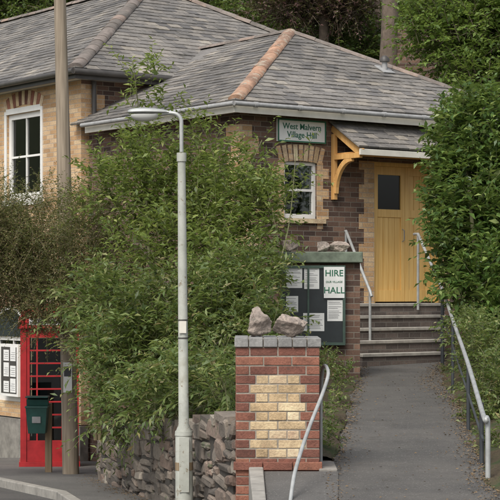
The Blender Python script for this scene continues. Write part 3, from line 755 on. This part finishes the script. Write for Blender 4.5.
for i in range(G):
    for j in range(G): q=i*(G+1)+j; fs.append((q,q+G+1,q+G+2,q+1))
m.mesh(vs,fs,'red',True); m.box(-h*.98,h*.98,-h*.98,h*.98,2.30,2.36,'red')
m.box(-.28,.28,.30,.34,.3,1.95,'dark'); m.box(-.15,.15,.15,.3,1.0,1.6,'inkd'); m.build('kiosk',tb,bevel=.006)
text('lettering','TELEPHONE',.085,(0,-h-.036,2.22),tb,'inkd')

# ---------------- litter bin ----------------
bs=71.; by=F/bs; bxx=(37.5-250)/bs; bz=zz(433,bs)
m=MB(); m.box((44-250)/bs,(50.5-250)/bs,by+.12,by+.21,zr(by)-.1,zz(404,bs),'post')
w=.15
m.hexa([Vector(p) for p in ((bxx-w*.8,by-.1,bz),(bxx+w*.8,by-.1,bz),(bxx+w*.8,by+.115,bz),(bxx-w*.8,by+.115,bz),(bxx-w,by-.15,bz+.36),(bxx+w,by-.15,bz+.36),(bxx+w,by+.115,bz+.36),(bxx-w,by+.115,bz+.36))],'bin')
m.box(bxx-w-.01,bxx+w+.01,by-.16,by+.116,bz+.36,bz+.385,'bin')
m.hexa([Vector(p) for p in ((bxx-w,by+.0,bz+.386),(bxx+w,by+.0,bz+.386),(bxx+w,by+.115,bz+.386),(bxx-w,by+.115,bz+.386),(bxx-w,by-.02,bz+.47),(bxx+w,by-.02,bz+.47),(bxx+w,by+.115,bz+.50),(bxx-w,by+.115,bz+.50))],'bin')
m.box(bxx-w-.01,bxx+w+.01,by-.12,by+.117,bz+.50,bz+.52,'bin')
m.box(bxx-.06,bxx+.06,by-.141,by-.135,bz+.15,bz+.24,'lead')
m.build('litter_bin',bevel=.012)

# ---------------- foliage ----------------
def foliage(name,blobs,leaf,stem,dens=400,K=12,L=(.3,.55),ll=.07,lw=.02,droop=.15,upb=.5,limbs=None,spread=1.0,seed=1,stemw=.004,shell=.45,fold=.25):
    g=np.random.default_rng(seed); P0=[];D=[]
    for bl in blobs:
        px,py,s,rx,ry,dp=bl[:6]; dm=bl[6] if len(bl)>6 else 1
        c=np.array(Q(px,py,s)); r=np.array([rx/s,dp,ry/s]); n=int(dens*dm*math.pi*r[0]*r[2]*1.15)+3
        d=g.normal(size=(n,3)); d/=np.linalg.norm(d,axis=1)[:,None]; rad=g.random(n)**shell
        ph=g.random(3)*6; lump=1+.22*np.sin(d[:,0]*5+ph[0])*np.sin(d[:,2]*6+ph[1])+.15*np.sin(d[:,1]*7+d[:,0]*9+ph[2])
        P0.append(c+d*r*(rad*lump*.92)[:,None]); D.append(d*.7+g.normal(size=(n,3))*.5+np.array([0,0,upb]))
    P0=np.concatenate(P0);D=np.concatenate(D);D/=np.linalg.norm(D,axis=1)[:,None]; n=len(P0)
    TL=g.uniform(L[0],L[1],n)
    t=(np.arange(K)+.6)/K; 
    pos=P0[:,None,:]+D[:,None,:]*(TL[:,None]*t[None,:])[:,:,None]; pos[:,:,2]-=droop*(t**2)[None,:]*(TL/L[1])[:,None]
    tan=D[:,None,:]*np.ones((1,K,1)); tan[:,:,2]-=2*droop*t[None,:]/L[1]*.5
    tan/=np.linalg.norm(tan,axis=2)[:,:,None]
    up=np.array([0,0,1.])+g.normal(size=(n,K,3))*.35
    side=np.cross(tan,up); side/=np.linalg.norm(side,axis=2)[:,:,None]+1e-6
    sg=np.where(np.arange(K)%2==0,1.,-1.)[None,:,None]
    ld=side*sg*spread+tan*.7+g.normal(size=(n,K,3))*.28; ld[:,:,2]-=.15
    ld/=np.linalg.norm(ld,axis=2)[:,:,None]
    wd=np.cross(ld,up+g.normal(size=(n,K,3))*.3); wd/=np.linalg.norm(wd,axis=2)[:,:,None]+1e-6
    nn=np.cross(wd,ld)
    sz=(g.uniform(.6,1.25,(n,K))*(1-.35*t[None,:]))[:,:,None]
    b=pos; mid=b+ld*ll*sz*.45; tip=b+ld*ll*sz-nn*ll*sz*.12; l=mid+wd*lw*sz*.5+nn*lw*fold*sz; r=mid-wd*lw*sz*.5+nn*lw*fold*sz
    V=np.stack([b,l,tip,r],axis=2).reshape(-1,3)
    e=P0+D*TL[:,None]; e[:,2]-=droop*TL/L[1]; mp=P0+D*TL[:,None]*.55; mp[:,2]-=droop*.3*TL/L[1]
    sw=np.cross(D,g.normal(size=(n,3))); sw/=np.linalg.norm(sw,axis=1)[:,None]; sw*=stemw/2
    st_=P0-D*TL[:,None]*.3
    SV=np.stack([st_-sw,st_+sw,mp+sw,mp-sw,e+sw*.3,e-sw*.3],axis=1).reshape(-1,3)
    me=bpy.data.meshes.new(name); V2=np.concatenate([V,SV]); o4=len(V)
    f1=np.arange(o4).reshape(-1,4); bs_=o4+np.arange(n)[:,None]*6
    f2=np.concatenate([bs_+np.array([0,1,2,3]),bs_+np.array([3,2,4,5])]); Fc=np.concatenate([f1,f2]); mats=[0]*len(f1)+[1]*len(f2)
    vl=V2
    if limbs:
        mb=MB()
        for (pts,r0,r1) in limbs:
            pp=smooth([Vector(p) for p in pts],5); rr=[r0+(r1-r0)*i/(len(pp)-1) for i in range(len(pp))]
            mb.tube(pp,rr,stem,8,False)
        ev=np.array(mb.v); ef=np.array([f for f in mb.f if len(f)==4])+len(vl); vl=np.concatenate([vl,ev]); Fc=np.concatenate([Fc,ef]); mats+= [1]*len(ef)
    me.vertices.add(len(vl)); me.vertices.foreach_set('co',vl.astype(np.float32).ravel())
    me.loops.add(len(Fc)*4); me.loops.foreach_set('vertex_index',Fc.astype(np.int32).ravel())
    me.polygons.add(len(Fc)); me.polygons.foreach_set('loop_start',np.arange(0,len(Fc)*4,4,dtype=np.int32)); me.polygons.foreach_set('loop_total',np.full(len(Fc),4,dtype=np.int32))
    me.polygons.foreach_set('material_index',np.array(mats,dtype=np.int32))
    me.update(calc_edges=True); me.materials.append(M[leaf]); me.materials.append(M[stem])
    o=bpy.data.objects.new(name,me); bpy.context.collection.objects.link(o); return o
M['l_dull']=leafmat('dull_leaf',[(0,(.075,.088,.035)),(.4,(.13,.145,.055)),(.75,(.19,.185,.075)),(1,(.24,.17,.085))],.6,.35)
M['l_ash']=leafmat('ash_leaf',[(0,(.085,.125,.03)),(.5,(.155,.215,.05)),(.85,(.23,.29,.075)),(1,(.34,.36,.12))],.5,.42)
M['l_bam']=leafmat('shrub_leaf',[(0,(.065,.105,.032)),(.5,(.125,.18,.052)),(.82,(.19,.24,.075)),(.93,(.28,.30,.12)),(1,(.30,.23,.11))],.5,.38)
M['l_lau']=leafmat('laurel_leaf',[(0,(.05,.10,.028)),(.5,(.095,.17,.042)),(.8,(.155,.24,.06)),(1,(.28,.34,.11))],.36,.36)
M['l_bg']=leafmat('tree_leaf',[(0,(.05,.085,.022)),(.5,(.085,.135,.033)),(1,(.14,.195,.05))],.5,.35,.5)
M['l_bgl']=leafmat('light_tree_leaf',[(0,(.08,.14,.03)),(.5,(.14,.225,.045)),(1,(.22,.31,.075))],.5,.42,.6)
M['l_cop']=leafmat('copper_leaf',[(0,(.055,.03,.03)),(.6,(.11,.055,.05)),(1,(.10,.10,.045))],.5,.2,.6)
M['l_lit']=plain('leaf_litter',(.17,.115,.06),.9,var=.5,scale=20)

foliage('shrub',[(40,250,76,55,50,.9),(15,275,76,50,50,.8),(100,285,78,50,52,.9),(-40,240,76,60,75,.9),(60,300,77,58,36,.7),(0,228,76,36,32,.7),(88,225,78,36,34,.8),(42,325,75,20,12,.3,.6),(100,330,79,32,42,.7),(45,200,76,30,18,.4,.4)],
 'l_dull','twig',dens=560,K=14,L=(.25,.5),ll=.05,lw=.018,droop=.10,upb=.5,seed=3,
 limbs=[((Q(96,440,80),Q(92,380,80),Q(70,300,78),Q(40,240,77)),.03,.008),((Q(100,440,80),Q(98,360,80),Q(105,290,79),Q(120,220,79)),.03,.008),((Q(96,440,80),Q(85,380,79),Q(40,310,77),Q(0,270,76)),.025,.006)])
foliage('ash_tree',[(178,200,79,56,48,.9),(145,155,79,30,28,.6,.6),(133,95,79,10,34,.25,.32),(225,190,80,42,38,.8),(258,215,81,26,42,.7),(195,245,82,78,44,1.0),(118,195,79,32,45,.8,.8),(205,142,79,30,14,.4,.3),(165,120,79,22,22,.4,.25),(294,185,82,9,36,.2,.16),(250,155,80,18,14,.3,.3),(150,75,79,6,20,.2,.25)],
 'l_ash','twigg',dens=200,K=11,L=(.3,.65),ll=.12,lw=.042,droop=.14,upb=.7,seed=5,
 limbs=[((Q(170,420,88),Q(172,330,86),Q(180,250,83),Q(178,160,79)),.05,.01),((Q(172,360,86),Q(150,260,82),Q(145,170,79),Q(133,62,79)),.03,.004),((Q(176,330,85),Q(215,250,83),Q(240,190,81),Q(262,140,80)),.03,.005),((Q(215,380,90),Q(265,300,86),Q(288,230,83),Q(296,150,82)),.016,.004)])
foliage('bamboo_shrub',[(180,325,90,72,58,.9),(236,302,88,40,46,.8),(128,355,90,44,56,.8),(195,385,100,56,36,.7),(112,405,86,16,42,.4),(252,274,86,32,24,.6),(258,332,92,22,44,.6),(150,402,96,42,24,.5),(222,392,108,12,26,.35),(100,300,86,36,36,.7)],
 'l_bam','twigg',dens=300,K=12,L=(.25,.55),ll=.115,lw=.036,droop=.18,upb=.55,seed=8,
 limbs=[((Q(175,430,96),Q(170,380,94),Q(160,320,90),Q(140,280,88)),.02,.005),((Q(200,430,100),Q(215,370,96),Q(235,310,90),Q(250,260,87)),.02,.005)])
foliage('laurel_hedge',[(468,150,73,40,50,.9),(478,215,74,56,62,1.0),(482,110,73,34,22,.7),(482,285,76,44,45,.9),(456,125,72,18,20,.4,.7),(540,200,73,60,110,1.3),(450,190,73,22,56,.5),(457,260,75,20,36,.5),(520,330,78,50,60,.9)],
 'l_lau','twigg',dens=270,K=9,L=(.18,.38),ll=.14,lw=.062,droop=.05,upb=.5,seed=12,
 limbs=[((Q(490,370,78),Q(480,300,77),Q(470,200,75),Q(465,140,73)),.05,.012),((Q(500,370,78),Q(520,280,76),Q(530,200,74),Q(530,120,73)),.05,.012)])
foliage('shrub',[(482,350,90,26,34,.5),(494,400,98,26,46,.5),(512,455,112,22,40,.4),(468,332,82,20,22,.4),(530,420,100,40,70,.6),(470,385,88,12,16,.3,.7),(484,425,100,10,16,.25,.7),(498,470,112,10,20,.25,.7)],
 'l_bam','twigg',dens=430,K=11,L=(.18,.36),ll=.075,lw=.028,droop=.06,upb=.4,seed=15)
foliage('weeds',[(327,446,114,4,14,.08,.7),(331,425,108,7,16,.15,.8),(334,400,100,8,14,.15,.9),(452,372,74,8,8,.3),(340,380,90,10,10,.3),(320,362,84,16,16,.3),(500,490,118,14,14,.2),(345,368,80,6,6,.3),(458,392,82,6,5,.3,.8),(466,415,90,6,6,.3,.8),(476,445,102,5,6,.2,.8)],
 'l_bam','twigg',dens=700,K=8,L=(.08,.2),ll=.06,lw=.024,droop=.03,upb=.9,seed=18)
def trunk(px,s,y0,y1,r): return ((Q(px,y0,s),Q(px+2,(y0+y1)/2,s),Q(px-3,y1,s)),r,r*.7)
foliage('background_trees',[(320,35,39,120,50,2.5),(215,20,38,90,50,2),(430,40,40,60,60,2,.7),(60,-10,36,120,50,2.5),(360,55,42,60,26,1.0),(150,-5,36,100,40,2),(-60,20,36,90,70,2)],
 'l_bg','bark',dens=120,K=12,L=(.5,1.0),ll=.17,lw=.085,droop=.2,upb=.4,seed=21,stemw=.012,
 limbs=[trunk(388,44.6,75,-60,.22),trunk(300,38,80,-60,.25),trunk(376,42,75,-40,.09),trunk(60,36,60,-60,.3)])
foliage('copper_beech',[(285,8,43,45,16,.8),(330,14,43,40,14,.8),(352,6,43,24,18,.6),(310,-20,43,70,22,1)],'l_cop','bark',dens=170,K=12,L=(.4,.8),ll=.12,lw=.06,droop=.2,seed=23,stemw=.01,
 limbs=[trunk(322,43,80,-20,.14)])
foliage('tree',[(455,35,48,52,52,1.3),(500,20,48,50,60,1.3),(425,15,47,24,24,.9),(480,80,49,40,22,.8),(540,50,48,60,80,1.4)],'l_bgl','bark',dens=150,K=11,L=(.35,.7),ll=.15,lw=.075,droop=.15,seed=25,stemw=.01,
 limbs=[trunk(470,48,200,20,.16)])
m=MB(); m.box(3.25,6.5,39.2,39.5,2,zz(22,44.5),'brown'); m.build('brick_wall')
R=random.Random(9); m=MB()
for i in range(5200):
    y=9+16.2*R.random()**.8; 
    side=R.random()
    if side<.6: x=xr(y)-abs(R.gauss(0,.09))-.0-.35*math.exp(-((y-22.3)/2.0)**2)*R.random()
    elif side<.9: x=xl(y)+abs(R.gauss(0,.07))+.01
    else: x=R.uniform(xl(y),xr(y))
    if x<xl(y)-.01 or x>xr(y): continue
    a=R.uniform(0,6.28); l=R.uniform(.008,.035); z=zp(y)+.006+R.uniform(0,.006)
    dx,dy=math.cos(a)*l,math.sin(a)*l; m.poly([(x,y,z),(x+dx*.5-dy*.3,y+dy*.5+dx*.3,z+R.uniform(0,.01)),(x+dx,y+dy,z+.003),(x+dx*.5+dy*.3,y+dy*.5-dx*.3,z+R.uniform(0,.008))],'l_lit')
for i in range(500):
    y=R.uniform(15,24); x=xw(y)-.06-abs(R.gauss(0,.12)); z=zr(y)+.104+R.uniform(0,.008); a=R.uniform(0,6.28); l=R.uniform(.012,.04)
    dx,dy=math.cos(a)*l,math.sin(a)*l; m.poly([(x,y,z),(x+dx*.5-dy*.3,y+dy*.5+dx*.3,z+.006),(x+dx,y+dy,z+.003),(x+dx*.5+dy*.3,y+dy*.5-dx*.3,z+.005)],'l_lit')
m.build('leaf_litter')

# ---------------- light ----------------
w=bpy.data.worlds.new('World'); bpy.context.scene.world=w; w.use_nodes=True; nt=w.node_tree
sky=nt.nodes.new('ShaderNodeTexSky'); sky.sky_type='NISHITA'; sky.sun_disc=False
el=math.radians(52); az=math.radians(205)
sky.sun_elevation=el; sky.sun_rotation=az; sky.dust_density=4; sky.air_density=1
hs=nt.nodes.new('ShaderNodeHueSaturation'); hs.inputs['Saturation'].default_value=.4; hs.inputs['Value'].default_value=1.3
nt.links.new(sky.outputs[0],hs.inputs['Color'])
bg=nt.nodes['Background']; bg.inputs[1].default_value=.15; nt.links.new(hs.outputs[0],bg.inputs[0])
sd=bpy.data.lights.new('sun','SUN'); sd.energy=2.1; sd.angle=math.radians(22); sd.color=(1,.96,.89)
so=bpy.data.objects.new('sun',sd); bpy.context.collection.objects.link(so)
dirv=Vector((math.sin(az)*math.cos(el),math.cos(az)*math.cos(el),math.sin(el)))
so.rotation_euler=(-dirv).to_track_quat('-Z','Y').to_euler()
sc=bpy.context.scene; sc.view_settings.view_transform='Standard'; sc.view_settings.look='None'; sc.view_settings.exposure=0
cd=bpy.data.cameras.new('camera'); cd.lens=36*F/500; cd.sensor_width=36; cd.shift_y=.08; cd.clip_end=2000
co_=bpy.data.objects.new('camera',cd); bpy.context.collection.objects.link(co_); co_.location=(0,0,CZ); co_.rotation_euler=(math.pi/2,0,0); sc.camera=co_
